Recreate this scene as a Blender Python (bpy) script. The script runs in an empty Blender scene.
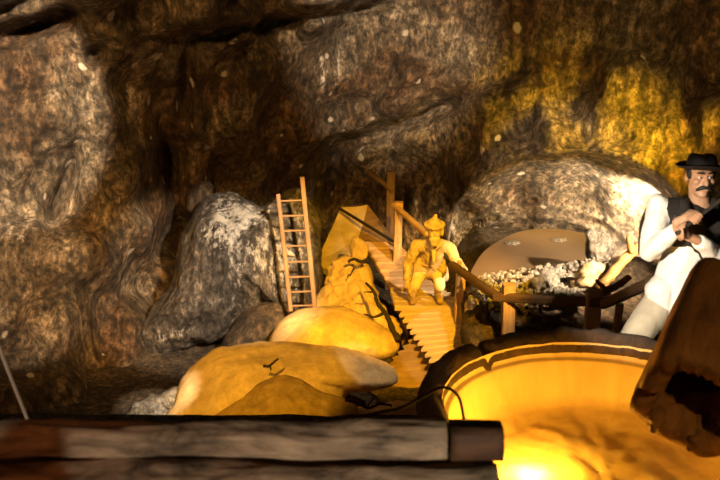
import bpy, bmesh, math, random
from mathutils import Vector, Matrix, noise, Quaternion
random.seed(7)
C = bpy.context.scene.collection
PI = math.pi
CZ, TH, F = 2.9, math.radians(16), 900.0
CAM = Vector((0, 0, CZ))
FW = Vector((0, math.cos(TH), -math.sin(TH))); UP = Vector((0, math.sin(TH), math.cos(TH)))

def at(px, py, Y):
    """world point seen along a sight line at forward distance Y"""
    d = FW + Vector((1, 0, 0)) * ((px - 360) / F) + UP * ((240 - py) / F)
    return CAM + d * (Y / d.y)

# ------------------------------------------------------------------ helpers
def link(o, parent=None):
    C.objects.link(o)
    if parent is not None:
        o.parent = parent
        p = parent.matrix_world if parent.parent is None else parent.parent.matrix_basis @ parent.matrix_basis
        o.matrix_basis = (parent_world(parent)).inverted() @ o.matrix_basis
    return o

def parent_world(o):
    m = o.matrix_basis.copy()
    while o.parent is not None:
        o = o.parent
        m = o.matrix_basis @ m
    return m

def tag(o, label=None, cat=None, group=None, kind=None):
    if label: o['label'] = label
    if cat: o['category'] = cat
    if group: o['group'] = group
    if kind: o['kind'] = kind
    return o

def thing(name, label, cat, loc, group=None):
    o = bpy.data.objects.new(name, None)
    o.empty_display_size = .05
    o.matrix_basis = Matrix.Translation(loc)
    C.objects.link(o)
    return tag(o, label, cat, group, 'thing')

def mesh_obj(name, bm, mat, parent=None, smooth=True, mw=None):
    me = bpy.data.meshes.new(name)
    bmesh.ops.recalc_face_normals(bm, faces=bm.faces[:])
    bm.to_mesh(me); bm.free()
    for m in (mat if isinstance(mat, (list, tuple)) else [mat]): me.materials.append(m)
    if smooth:
        for p in me.polygons: p.use_smooth = True
    o = bpy.data.objects.new(name, me)
    if mw is not None: o.matrix_basis = mw
    return link(o, parent)

def recentre(o):
    """put the origin of a world-space mesh at its lowest middle"""
    vs = [v.co for v in o.data.vertices]
    c = sum(vs, Vector()) / len(vs); c.z = min(v.z for v in vs)
    o.data.transform(Matrix.Translation(-c)); o.matrix_basis = Matrix.Translation(c)
    return o

def frame(p0, p1, up=Vector((0, 0, 1))):
    x = (p1 - p0).normalized()
    if abs(x.dot(up)) > .97: up = Vector((0, 1, 0))
    y = up.cross(x).normalized(); z = x.cross(y)
    m = Matrix((x, y, z)).transposed().to_4x4()
    m.translation = p0
    return m

def bar(name, p0, p1, w, h, mat, parent=None, rough=.004, bev=.012, up=Vector((0, 0, 1)), taper=1.0, seg=None):
    """hewn square timber from p0 to p1; local X runs along the grain"""
    L = (p1 - p0).length
    n = seg or max(2, int(L / .08))
    prof = []
    b = min(bev, w * .45, h * .45)
    for sx, sz in ((1, 1), (-1, 1), (-1, -1), (1, -1)):
        a, c = sx * w / 2, sz * h / 2
        q = [(a, c - sz * b), (a - sx * b * .3, c - sz * b * .3), (a - sx * b, c)]
        if sx * sz < 0: q.reverse()
        prof += q
    bm = bmesh.new(); rings = []
    sd = random.uniform(0, 90)
    for i in range(n + 1):
        t = i / n; k = 1 + (taper - 1) * t
        rg = []
        for j, (y, z) in enumerate(prof):
            nz = noise.noise_vector(Vector((t * L * 3 + sd, y * 8, z * 8 + sd))) * rough
            rg.append(bm.verts.new((t * L + nz.x * .3, y * k + nz.y, z * k + nz.z)))
        rings.append(rg)
    m = len(prof)
    for a, c in zip(rings, rings[1:]):
        for j in range(m): bm.faces.new((a[j], a[(j + 1) % m], c[(j + 1) % m], c[j]))
    bm.faces.new(rings[0]); bm.faces.new(rings[-1][::-1])
    return mesh_obj(name, bm, mat, parent, True if rough > .01 else False, frame(p0, p1, up))

def tube_bm(bm, pts, rads, seg=10, wob=0.0, sd=0.0):
    rings = []
    n = len(pts)
    for i, p in enumerate(pts):
        t = (pts[min(i + 1, n - 1)] - pts[max(i - 1, 0)]).normalized()
        a = t.cross(Vector((.31, .2, .93))).normalized(); b = t.cross(a)
        rg = []
        for j in range(seg):
            ang = 2 * PI * j / seg
            r = rads[i] * (1 + wob * noise.noise(Vector((i * .7 + sd, math.cos(ang) * 1.5, math.sin(ang) * 1.5))))
            rg.append(bm.verts.new(p + (a * math.cos(ang) + b * math.sin(ang)) * r))
        rings.append(rg)
    for a, c in zip(rings, rings[1:]):
        for j in range(seg): bm.faces.new((a[j], a[(j + 1) % seg], c[(j + 1) % seg], c[j]))
    bm.faces.new(rings[0]); bm.faces.new(rings[-1][::-1])

def spline(pts, k=6, closed=False):
    out = []; n = len(pts)
    rng = range(n) if closed else range(n - 1)
    g = (lambda i: pts[i % n]) if closed else (lambda i: pts[max(0, min(n - 1, i))])
    for i in rng:
        p0, p1, p2, p3 = g(i - 1), g(i), g(i + 1), g(i + 2)
        for s in range(k):
            t = s / k
            out.append(.5 * ((2 * p1) + (p2 - p0) * t + (2 * p0 - 5 * p1 + 4 * p2 - p3) * t * t + (3 * p1 - p0 - 3 * p2 + p3) * t ** 3))
    if not closed: out.append(pts[-1])
    return out

def fbm(p, oct=4):
    s, a, v = 1.0, .5, 0.0
    for _ in range(oct):
        v += a * noise.noise(p * s); s *= 2.07; a *= .5
    return v

def ridge(p, oct=4):
    s, a, v = 1.0, .5, 0.0
    for _ in range(oct):
        v += a * (1 - abs(noise.noise(p * s)) * 2); s *= 2.1; a *= .5
    return v

def boulder(name, outline, Y0, tilt, thick, mat, amp=.05, freq=1.6, rings=18, e=2.2, center=None, parent=None, back=None, k=6, fine=.012):
    pts = spline([Vector((x, y)) for x, y in outline], k, True)
    c = Vector(center) if center else sum(pts, Vector((0, 0))) / len(pts)
    n = len(pts); back = thick if back is None else back
    bm = bmesh.new()
    def place(q, dY):
        p = at(q.x, q.y, Y0 + tilt * (c.y - q.y) / 100 + dY)
        p += noise.noise_vector(p * freq) * amp + noise.noise_vector(p * freq * 3.1) * amp * .4 + noise.noise_vector(p * 14) * fine
        return bm.verts.new(p)
    prev = None; edge = None
    def shell(sgn, T, edge):
        rs = [edge]
        for i in range(1, rings):
            r = 1 - i / rings
            r = r ** .8
            dy = -sgn * T * (1 - r ** e) ** (1 / e)
            rs.append([place(c + (q - c) * r, dy) for q in pts])
        top = place(c, -sgn * T)
        for a, b in zip(rs, rs[1:]):
            for j in range(n): bm.faces.new((a[j], a[(j + 1) % n], b[(j + 1) % n], b[j]))
        for j in range(n): bm.faces.new((rs[-1][j], rs[-1][(j + 1) % n], top))
    edge = [place(q, 0) for q in pts]
    shell(1, thick, edge); shell(-1, back, edge)
    return recentre(mesh_obj(name, bm, mat, parent)) if parent is None else mesh_obj(name, bm, mat, parent)

def sheet(name, wpts, thick, mat, parent=None, cuts=0, jit=0.0):
    """flat board or stone sheet with the given world corners and real thickness"""
    bm = bmesh.new()
    f = bm.faces.new([bm.verts.new(p) for p in wpts])
    bm.normal_update()
    nrm = f.normal.copy()
    if nrm.dot(CAM - f.calc_center_median()) < 0: nrm.negate()
    r = bmesh.ops.extrude_face_region(bm, geom=[f])
    for v in r['geom']:
        if isinstance(v, bmesh.types.BMVert): v.co -= nrm * thick
    if cuts:
        bmesh.ops.triangulate(bm, faces=bm.faces[:])
        bmesh.ops.subdivide_edges(bm, edges=bm.edges[:], cuts=cuts, use_grid_fill=True)
        for v in bm.verts: v.co += noise.noise_vector(v.co * 3) * jit
    return mesh_obj(name, bm, mat, parent, False)

# ------------------------------------------------------------------ materials
def mat_new(name):
    m = bpy.data.materials.new(name); m.use_nodes = True
    nt = m.node_tree; b = nt.nodes['Principled BSDF']
    return m, nt, b

def N(nt, t, **kw):
    n = nt.nodes.new(t)
    for k, v in kw.items():
        if k in n.inputs: n.inputs[k].default_value = v
        else: setattr(n, k, v)
    return n

def ramp(nt, fac, stops):
    r = N(nt, 'ShaderNodeValToRGB')
    el = r.color_ramp.elements
    while len(el) < len(stops): el.new(.5)
    for e, (p, c) in zip(el, stops):
        e.position = p; e.color = (*c, 1) if len(c) == 3 else c
    nt.links.new(fac, r.inputs[0])
    return r.outputs[0]

def coords(nt, scale=(1, 1, 1)):
    tc = N(nt, 'ShaderNodeTexCoord'); mp = N(nt, 'ShaderNodeMapping'); mp.inputs['Scale'].default_value = scale
    nt.links.new(tc.outputs['Object'], mp.inputs[0])
    return mp.outputs[0]

def tex(nt, vec, scale, detail=6, rough=.6, dist=0.0):
    n = N(nt, 'ShaderNodeTexNoise', Scale=scale, Detail=detail, Roughness=rough, Distortion=dist)
    nt.links.new(vec, n.inputs['Vector'])
    return n.outputs['Fac']

def mix(nt, fac, a, b, blend='MIX'):
    m = N(nt, 'ShaderNodeMix', data_type='RGBA', blend_type=blend)
    for s, v in ((0, fac), (6, a), (7, b)):
        if hasattr(v, 'links'): nt.links.new(v, m.inputs[s])
        elif s == 0: m.inputs[0].default_value = v
        else: m.inputs[s].default_value = (*v, 1)
    return m.outputs[2]

def math_n(nt, op, a, b=0.0, clamp=False):
    m = N(nt, 'ShaderNodeMath', operation=op, use_clamp=clamp)
    for s, v in ((0, a), (1, b)):
        if hasattr(v, 'links'): nt.links.new(v, m.inputs[s])
        else: m.inputs[s].default_value = v
    return m.outputs[0]

def bump(nt, bsdf, heights):
    prev = None
    for h, st, d in heights:
        bp = N(nt, 'ShaderNodeBump', Strength=st, Distance=d)
        nt.links.new(h, bp.inputs['Height'])
        if prev is not None: nt.links.new(prev, bp.inputs['Normal'])
        prev = bp.outputs[0]
    nt.links.new(prev, bsdf.inputs['Normal'])

def rock_mat(name, dark, mid, light, scale=1.0, streak=.5, flecks=True, saltattr=False, bumps=(.7, .6), rough=.75, stain=None, contrast=.75, sscale=7, sthr=.58):
    m, nt, b = mat_new(name)
    v = coords(nt); vs = coords(nt, (1, .6, .34))
    n1 = tex(nt, v, 1.3 * scale, 8, .62, .4)
    n2 = tex(nt, v, 8 * scale, 10, .72)
    n3 = tex(nt, vs, sscale * scale, 9, .74, .1)
    n4 = tex(nt, coords(nt, (1, 1, .7)), 14 * scale, 10, .78)
    rg = N(nt, 'ShaderNodeTexNoise', noise_type='RIDGED_MULTIFRACTAL', Scale=3.2 * scale, Detail=9, Roughness=.62, Distortion=.0)
    nt.links.new(coords(nt, (1, 1, .6)), rg.inputs['Vector']); rg = rg.outputs['Fac']
    s = math_n(nt, 'ADD', math_n(nt, 'MULTIPLY', n1, .35), math_n(nt, 'MULTIPLY', n2, .65 - streak * .45))
    s = math_n(nt, 'ADD', s, math_n(nt, 'MULTIPLY', n3, streak * .45))
    col = ramp(nt, s, [(.38, dark), (.5, mid), (.61, light)])
    if stain:
        st = tex(nt, v, .55, 4, .55, .8)
        col = mix(nt, ramp(nt, st, [(.46, (0, 0, 0)), (.6, (1, 1, 1))]), col, stain, 'MULTIPLY')
    col = mix(nt, contrast, col, ramp(nt, n4, [(.41, (.06, .06, .06)), (.5, (.75, .75, .75)), (.59, (1.9, 1.85, 1.75))]), 'MULTIPLY')
    col = mix(nt, contrast * .55, col, ramp(nt, n3, [(.41, (.12, .12, .12)), (.5, (.85, .85, .85)), (.59, (1.7, 1.65, 1.55))]), 'MULTIPLY')
    white = (.82, .76, .68)
    if saltattr:
        at_ = N(nt, 'ShaderNodeAttribute', attribute_name='salt')
        vein = tex(nt, coords(nt, (1, 1, .28)), 4.5, 9, .7, 1.2)
        f = math_n(nt, 'ADD', math_n(nt, 'MULTIPLY', at_.outputs['Fac'], .75), math_n(nt, 'MULTIPLY', math_n(nt, 'SUBTRACT', vein, .5), 2.2))
        f = math_n(nt, 'ADD', f, math_n(nt, 'MULTIPLY', math_n(nt, 'SUBTRACT', n3, .5), 1.4))
        f = math_n(nt, 'ADD', f, math_n(nt, 'MULTIPLY', math_n(nt, 'SUBTRACT', n4, .5), 1.6))
        col = mix(nt, math_n(nt, 'MULTIPLY', math_n(nt, 'SUBTRACT', f, sthr), 2.6, True), col, white)
    if flecks:
        vo = N(nt, 'ShaderNodeTexVoronoi', Scale=5.0); nt.links.new(coords(nt, (1, 1, .75)), vo.inputs['Vector'])
        wob = math_n(nt, 'ADD', vo.outputs['Distance'], math_n(nt, 'MULTIPLY', n2, .25))
        rnd = N(nt, 'ShaderNodeSeparateColor'); nt.links.new(vo.outputs['Color'], rnd.inputs[0])
        thr = math_n(nt, 'MULTIPLY', math_n(nt, 'SUBTRACT', rnd.outputs[0], .62), 1.2)
        fl = math_n(nt, 'MULTIPLY', math_n(nt, 'SUBTRACT', thr, wob), 14, True)
        col = mix(nt, fl, col, (.72, .62, .48))
    nt.links.new(col, b.inputs['Base Color'])
    b.inputs['Roughness'].default_value = rough
    bump(nt, b, [(rg, bumps[1], .12), (n3, bumps[0], .10), (n2, bumps[1], .08), (n4, .9 if contrast > .3 else .2, .05)])
    return m

def wood_mat(name, dark, light, bumpst=.5, scale=1.0, rough=.7, axis=(.12, 1, 1), rs=(.34, .64)):
    m, nt, b = mat_new(name)
    v = coords(nt, axis)
    n1 = tex(nt, v, 22 * scale, 7, .65, .7); n2 = tex(nt, coords(nt), 3 * scale, 5, .6)
    s = math_n(nt, 'ADD', math_n(nt, 'MULTIPLY', n1, .6), math_n(nt, 'MULTIPLY', n2, .4))
    nt.links.new(ramp(nt, s, [(rs[0], dark), (rs[1], light)]), b.inputs['Base Color'])
    b.inputs['Roughness'].default_value = rough
    bump(nt, b, [(n1, bumpst, .012), (n2, bumpst * .6, .02)])
    return m

def plain_mat(name, col, var=.25, rough=.7, scale=14, bumpst=.2, bd=.01):
    m, nt, b = mat_new(name)
    n = tex(nt, coords(nt), scale, 5, .6)
    lo = tuple(c * (1 - var) for c in col); hi = tuple(min(1, c * (1 + var)) for c in col)
    nt.links.new(ramp(nt, n, [(.3, lo), (.7, hi)]), b.inputs['Base Color'])
    b.inputs['Roughness'].default_value = rough
    bump(nt, b, [(n, bumpst, bd)])
    return m

M = {}
M['wall'] = rock_mat('cave_rock', (.05, .037, .025), (.20, .145, .09), (.42, .33, .23), 1.0, .55, True, True, (.8, .8), .65, (.62, .46, .33), .8)
M['outcrop'] = rock_mat('grey_salt_rock', (.045, .038, .033), (.13, .11, .095), (.26, .225, .195), 1.2, .9, False, True, (1.0, .6), .6, None, .75, 11, .42)
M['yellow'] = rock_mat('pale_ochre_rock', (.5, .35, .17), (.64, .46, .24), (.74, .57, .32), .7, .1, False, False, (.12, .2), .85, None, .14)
M['ochre'] = rock_mat('shaded_ochre_rock', (.26, .16, .06), (.38, .25, .10), (.5, .36, .17), .7, .1, False, False, (.12, .2), .85, None, .2)  # darker copy of the pale ochre, with shade put into the colour
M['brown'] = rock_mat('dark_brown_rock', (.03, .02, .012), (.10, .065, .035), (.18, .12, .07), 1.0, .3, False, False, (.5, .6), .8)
M['floor'] = rock_mat('cave_floor', (.03, .022, .014), (.10, .07, .04), (.19, .13, .08), 1.5, .0, False, False, (.3, .8), .9)
M['salt'] = rock_mat('white_salt', (.3, .24, .18), (.66, .6, .52), (.85, .82, .76), 3.0, .1, False, False, (.5, 1.0), .5, None, .5)
M['slate'] = plain_mat('tan_stone', (.56, .43, .26), .2, .85, 6, .25)
M['pine'] = wood_mat('orange_pine', (.30, .16, .06), (.62, .40, .18), .4)
M['rail'] = wood_mat('dark_rail_wood', (.06, .03, .012), (.15, .085, .04), .4)
M['ladder'] = wood_mat('brown_ladder_wood', (.16, .085, .035), (.36, .21, .10), .4)
M['pale_wood'] = wood_mat('pale_wood', (.42, .32, .2), (.7, .58, .4), .4)
M['plank'] = wood_mat('tread_plank', (.42, .29, .15), (.68, .52, .32), .35)
M['board_and_shadow'] = wood_mat('brown_board_and_shadow', (.16, .09, .035), (.34, .21, .09), .5)  # also colours the zig-zag shadow and the shaded sheet side
M['log'] = wood_mat('weathered_log', (.03, .022, .016), (.46, .35, .25), 1.0, .55, .8, (.3, 1, 1), (.41, .6))
M['redlog'] = wood_mat('red_brown_log', (.02, .01, .006), (.13, .06, .03), 1.0, .6, .7, (.4, 1, 1))
M['bark'] = wood_mat('dark_bark', (.012, .007, .004), (.08, .045, .022), 1.0, .8, .9, (1, 1, .5))
M['basin'] = wood_mat('pale_basin_wood', (.55, .40, .17), (.78, .60, .30), .5, .35, .55, (1, 1, .35))
M['trough'] = wood_mat('trough_wood', (.09, .045, .016), (.34, .18, .07), .8, .7, .75, (.2, 1, 1))
M['twig'] = plain_mat('dark_twig_and_crack', (.02, .014, .01), .4, .8, 30)
M['root'] = wood_mat('orange_branch', (.24, .12, .03), (.55, .31, .1), .6)
M['skin'] = plain_mat('skin', (.42, .235, .14), .08, .5, 30, .05)
M['white_cloth'] = plain_mat('white_cloth', (.78, .75, .70), .06, .9, 9, .45, .02)
M['dark_cloth'] = plain_mat('dark_vest', (.014, .010, .008), .3, .9, 20, .3)
M['felt'] = plain_mat('black_felt', (.012, .01, .009), .3, .75, 25, .2)
M['hair'] = plain_mat('dark_hair', (.012, .008, .006), .4, .6, 60, .5)
M['trousers'] = plain_mat('cream_trousers', (.46, .40, .30), .1, .9, 9, .5, .02)
M['boot'] = plain_mat('boot_leather', (.05, .03, .02), .3, .5, 20)
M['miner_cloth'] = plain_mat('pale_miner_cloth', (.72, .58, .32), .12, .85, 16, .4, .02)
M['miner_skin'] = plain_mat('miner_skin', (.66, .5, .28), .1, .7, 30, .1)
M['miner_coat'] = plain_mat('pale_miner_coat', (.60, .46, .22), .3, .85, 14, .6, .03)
M['metal'] = plain_mat('grey_metal', (.75, .70, .62), .1, .5, 20, .05)
M['eye'] = plain_mat('eye_white', (.6, .55, .5), .02, .3, 5, 0)
def water_mat():
    m, nt, b = mat_new('brine')
    n = tex(nt, coords(nt), 1.2, 3, .5); n2 = tex(nt, coords(nt), 6, 3, .5)
    nt.links.new(ramp(nt, n, [(.3, (.20, .13, .075)), (.7, (.28, .19, .11))]), b.inputs['Base Color'])
    b.inputs['Roughness'].default_value = .32
    bump(nt, b, [(n2, .06, .01)])
    return m
M['water'] = water_mat()

# ------------------------------------------------------------------ camera
cd = bpy.data.cameras.new('camera'); cam = bpy.data.objects.new('camera', cd); C.objects.link(cam)
cd.sensor_width = 36; cd.lens = F / 720 * 36
cam.location = CAM; cam.rotation_euler = (PI / 2 - TH, 0, 0)
cd.clip_start = .05; cd.clip_end = 100
cd.dof.use_dof = True; cd.dof.focus_distance = 9.5; cd.dof.aperture_fstop = 4.0
bpy.context.scene.camera = cam

# ------------------------------------------------------------------ the cave: back wall
CP = [(-250, -200, 6.6), (0, -120, 7.6), (150, -120, 8.2), (330, -150, 9.4), (560, -150, 10.2), (800, -120, 9.4), (970, -150, 7),
      (-250, 100, 6.8), (-250, 300, 6.4), (-250, 540, 6.0),
      (0, -30, 8.0), (90, 0, 8.4), (200, 5, 8.9), (310, 6, 10.2), (20, 30, 9.2), (110, 30, 9.0), (60, 20, 9.2),
      (20, 70, 9.3), (40, 110, 9.0), (90, 70, 9.2), (95, 110, 9.3), (0, 160, 9.1), (60, 190, 9.6),
      (130, 90, 10.1), (170, 110, 10.7), (150, 30, 9.6), (180, 60, 10.3), (230, 30, 10.2), (250, 60, 11.2), (230, 100, 11.1), (280, 30, 11.6),
      (40, 260, 8.7), (90, 260, 8.9), (130, 230, 9.5), (160, 280, 10.4), (120, 180, 9.7), (60, 330, 8.4), (120, 330, 9.2), (160, 200, 10.8), (185, 180, 11.2),
      (0, 420, 7.4), (70, 400, 8.2), (110, 380, 9.0), (150, 420, 9.2), (200, 300, 12.2), (240, 250, 12.4), (230, 180, 12.0), (180, 240, 11.9), (250, 350, 11.8), (200, 360, 11.5), (280, 400, 11),
      (0, 540, 6.4), (200, 540, 8),
      (290, 120, 11.9), (300, 170, 12.4), (325, 190, 13.3), (320, 240, 13.2), (340, 120, 12.6), (350, 40, 12.2), (330, 80, 12.1),
      (420, 40, 12.1), (400, 90, 12.3), (370, 130, 12.8), (390, 170, 13.2), (420, 130, 12.4), (430, 170, 12.9), (440, 110, 12.2), (370, 210, 13.6),
      (480, 90, 11.8), (480, 40, 11.9), (500, 130, 11.6), (460, 150, 12.0), (440, 200, 12.6), (430, 240, 12.6), (460, 240, 12.3),
      (560, 40, 11.6), (560, 90, 11.4), (560, 138, 10.9), (620, 140, 10.6), (500, 150, 11.2), (470, 172, 11.5), (690, 170, 9.9), (640, 152, 10.4),
      (640, 80, 10.8), (650, 40, 11.2), (700, 60, 10.5), (720, 120, 9.8), (780, 150, 9.2), (970, 150, 8), (970, 400, 7), (720, 240, 10.5),
      (560, 200, 11.2), (640, 200, 10.7), (500, 200, 11.6),
      (560, 260, 11.4), (480, 260, 12.0), (640, 260, 10.8), (700, 300, 10.6), (560, 330, 12), (440, 330, 12.4), (360, 300, 13), (700, 540, 9), (450, 540, 11)]
def gauss(px, py, cx, cy, sx, sy, rot=0):
    dx, dy = px - cx, py - cy
    c, s = math.cos(rot), math.sin(rot)
    u, v = (dx * c + dy * s) / sx, (-dx * s + dy * c) / sy
    return math.exp(-(u * u + v * v)) if u * u + v * v < 12 else 0.0
def wallY(px, py):
    sw = sy = 0.0
    for x, y, Y in CP:
        d2 = (px - x) ** 2 + (py - y) ** 2 + 380
        w = 1 / (d2 * d2 * d2) ** .72
        sw += w; sy += w * Y
    Y = sy / sw
    dn = niche(px, py)
    if dn < 1: Y += 1.3 * (1 - dn) ** .6
    else: Y -= .3 * math.exp(-((dn - 1) / .18)) * max(0, min(1, (250 - py) / 60))
    e = ((px - 535) / 74) ** 2 + ((py - 266) / 44) ** 2
    if py < 262: Y -= .16 * math.exp(-((e - 1.3) / .2) ** 2) + .08 * math.exp(-((e - 1.9) / .12) ** 2)
    for x, y, sx, sy_, r, a in FORMS: Y -= a * gauss(px, py, x, y, sx, sy_, r)
    return Y
def niche(px, py):
    return ((px - 572) / 124) ** 2 + ((py - 236) / 86) ** 2
# bulges (+) and clefts (-) of the rock face
FORMS = [(186, 90, 9, 60, .12, -.55), (172, 180, 8, 50, -.15, -.7), (262, 70, 60, 50, 0, .35), (240, 150, 50, 30, .2, .3), (60, 195, 8, 50, .35, -.5), (115, 185, 45, 30, 0, .3), (160, 200, 30, 40, 0, .25),
         (35, 25, 50, 10, -.35, -.8), (60, 5, 70, 10, -.25, .5), (95, 55, 10, 12, .6, -.4), (330, 180, 14, 50, .15, -.6), (420, 118, 70, 7, -.42, -.5), (400, 100, 70, 12, -.42, .3), (350, 128, 40, 8, -.3, .3),
         (345, 145, 30, 8, -.5, -.35), (500, 100, 40, 16, -.2, .35), (640, 70, 30, 22, .3, .12), (590, 105, 26, 14, .5, .12), (690, 100, 12, 60, .1, -.4), (280, 22, 120, 6, -.16, -.5), (270, 8, 130, 9, -.16, .4), (100, 320, 30, 60, .5, -.4), (60, 380, 40, 40, .6, .3)]
def wall_salt(px, py):
    e = ((px - 535) / 74) ** 2 + ((py - 266) / 44) ** 2
    rim = .35 * math.exp(-((e - 1.4) / .35) ** 2) if py < 262 else 0
    return min(1, rim + .75 * gauss(px, py, 445, 225, 26, 34) + .5 * gauss(px, py, 490, 225, 26, 14, -.6) + .55 * gauss(px, py, 330, 55, 22, 60, .3)
               + .3 * gauss(px, py, 400, 80, 80, 40, -.4) + .35 * gauss(px, py, 50, 95, 60, 30) + .4 * gauss(px, py, 30, 240, 30, 70) + .3 * gauss(px, py, 110, 240, 50, 60)
                + .4 * gauss(px, py, 120, 110, 60, 40, -.7))
def build_wall():
    X0, X1, Y0, Y1, st = -140, 860, -110, 440, 2.5
    nx, ny = int((X1 - X0) / st) + 1, int((Y1 - Y0) / st) + 1
    bm = bmesh.new(); lay = bm.verts.layers.float.new('salt')
    vs = []
    for j in range(ny):
        for i in range(nx):
            px, py = X0 + i * st, Y0 + j * st
            Y = wallY(px, py)
            p = at(px, py, Y)
            k = .3 if niche(px, py) < .95 else 1.0
            d = k * (.20 * fbm(p * 1.1, 4) + .10 * (ridge(p * 2.1 + Vector((3, 1, 7)), 5) - .6))
            d += k * .09 * noise.noise(Vector((p.x * 5, p.y * 2, p.z * 1.1))) + .04 * noise.noise(Vector((p.x * 12, p.y * 4, p.z * 2.5))) + .035 * fbm(p * 7, 2) + .03 * (ridge(Vector((p.x * 6, p.y * 3, p.z * 2.2)), 3) - .5)
            q = p + (CAM - p).normalized() * d + Vector((0, 0, 1)) * .08 * k * fbm(p * 2.3 + Vector((9, 9, 9)), 3)
            v = bm.verts.new(q); v[lay] = wall_salt(px, py)
            vs.append(v)
    for j in range(ny - 1):
        for i in range(nx - 1):
            a = j * nx + i
            bm.faces.new((vs[a], vs[a + 1], vs[a + nx + 1], vs[a + nx]))
    o = mesh_obj('wall_back', bm, M['wall'])
    return tag(o, None, None, None, 'structure')
build_wall()

def floor_z(x, y):
    s = min(1, max(0, (y - 5.7) / .6)); s = s * s * (3 - 2 * s)
    low = -1.12 + .55 * min(1, max(0, (x - 1.0) / .7))
    return s * low + (1 - s) * 0.0
def build_floor():
    bm = bmesh.new(); vs = []
    nx, ny = 121, 131
    for j in range(ny):
        for i in range(nx):
            x = -5.5 + i * .1; y = .2 + j * .1
            z = floor_z(x, y) + (.07 * fbm(Vector((x, y, 0)) * 1.6) if y > 5.4 else .0)
            vs.append(bm.verts.new((x, y, z)))
    for j in range(ny - 1):
        for i in range(nx - 1):
            a = j * nx + i
            bm.faces.new((vs[a], vs[a + 1], vs[a + nx + 1], vs[a + nx]))
    tag(mesh_obj('floor', bm, M['floor']), None, None, None, 'structure')
build_floor()

# ------------------------------------------------------------------ the grey salt outcrop with the ladder
oc = boulder('rock_outcrop', [(114, 352), (142, 328), (170, 292), (178, 255), (186, 224), (206, 200), (236, 197), (262, 206), (280, 194), (300, 188), (313, 206),
              (319, 235), (326, 268), (322, 300), (314, 320), (290, 309), (268, 309), (242, 326), (216, 343), (186, 351), (162, 362), (140, 364)],
             9.9, .3, .65, M['outcrop'], .09, 1.5, 40, 2.0, (236, 272), None, .5, 10, .02)
def outcrop_salt(px, py):
    return min(1, .8 * gauss(px, py, 222, 222, 14, 40, .25) + .75 * gauss(px, py, 245, 215, 26, 12) + .7 * gauss(px, py, 165, 340, 34, 7, -.42)
               + .75 * gauss(px, py, 285, 270, 26, 40) + .5 * gauss(px, py, 240, 250, 30, 40) + .45 * gauss(px, py, 300, 215, 16, 20))
def px_of(p):
    d = p - CAM; z = d.dot(FW)
    return 360 + F * d.x / z, 240 - F * d.dot(UP) / z
at_ = oc.data.attributes.new('salt', 'FLOAT', 'POINT')
for i, v in enumerate(oc.data.vertices):
    w = oc.matrix_basis @ v.co
    v.co += Vector((0, -.05, 0)) * noise.noise(Vector((w.x * 13, w.y * 2, w.z * 1.5)))
    w = oc.matrix_basis @ v.co
    at_.data[i].value = outcrop_salt(*px_of(w))
tag(oc, 'grey overhanging rock outcrop streaked with white salt behind the ladder', 'rock', None, 'thing')
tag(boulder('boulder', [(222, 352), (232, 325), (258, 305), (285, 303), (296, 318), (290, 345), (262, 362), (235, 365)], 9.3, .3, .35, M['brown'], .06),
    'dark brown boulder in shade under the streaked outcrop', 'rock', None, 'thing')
tag(boulder('boulder', [(186, 205), (196, 186), (208, 182), (214, 190), (209, 205), (196, 216)], 10.6, .2, .2, M['brown'], .03),
    'small dark knob of rock on top of the streaked outcrop', 'rock', None, 'thing')
tag(boulder('salt_crust', [(128, 425), (132, 406), (146, 400), (162, 392), (182, 388), (196, 400), (192, 425)], 7.75, .3, .25, M['salt'], .08, 3, 14, 2, None, None, None, 6, .04),
    'white crystal salt crust on the floor left of the yellow mound', 'salt', None, 'thing')

# ------------------------------------------------------------------ yellow rocks in the middle
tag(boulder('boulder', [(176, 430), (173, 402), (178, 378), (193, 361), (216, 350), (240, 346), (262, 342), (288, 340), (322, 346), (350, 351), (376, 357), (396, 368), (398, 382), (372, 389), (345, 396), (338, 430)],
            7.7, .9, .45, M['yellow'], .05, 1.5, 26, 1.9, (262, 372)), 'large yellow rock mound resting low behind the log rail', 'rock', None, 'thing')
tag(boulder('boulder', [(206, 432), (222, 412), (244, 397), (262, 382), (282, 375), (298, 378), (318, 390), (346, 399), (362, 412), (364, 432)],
            7.0, .5, .3, M['ochre'], .02, 2, 20, 1.5, (286, 412)), 'small peaked rock, shade painted brown, in front of the large yellow mound', 'rock', None, 'thing')  # lies in the yellow light's shadow; that shade is in its brown
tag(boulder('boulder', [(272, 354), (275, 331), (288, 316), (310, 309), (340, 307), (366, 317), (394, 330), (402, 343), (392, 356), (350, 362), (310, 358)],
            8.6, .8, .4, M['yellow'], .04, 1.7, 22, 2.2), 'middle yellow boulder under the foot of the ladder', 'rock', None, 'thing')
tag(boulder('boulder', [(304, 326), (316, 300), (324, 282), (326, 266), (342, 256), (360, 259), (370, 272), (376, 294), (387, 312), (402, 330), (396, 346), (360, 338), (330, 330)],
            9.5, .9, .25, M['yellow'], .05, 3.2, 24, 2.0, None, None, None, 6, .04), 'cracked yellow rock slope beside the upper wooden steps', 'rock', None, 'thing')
tag(boulder('boulder', [(318, 432), (330, 412), (365, 408), (400, 402), (432, 404), (448, 415), (450, 432)], 7.2, .5, .3, M['yellow'], .03, 2.5),
    'low tan rock between the peaked rock and the round vat', 'rock', None, 'thing')
tag(boulder('boulder', [(351, 243), (355, 238), (361, 240), (368, 247), (368, 257), (360, 262), (352, 256)], 10.2, .4, .08, M['yellow'], .03, 3),
    'small orange rock at the left end of the upper steps', 'rock', None, 'thing')

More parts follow.
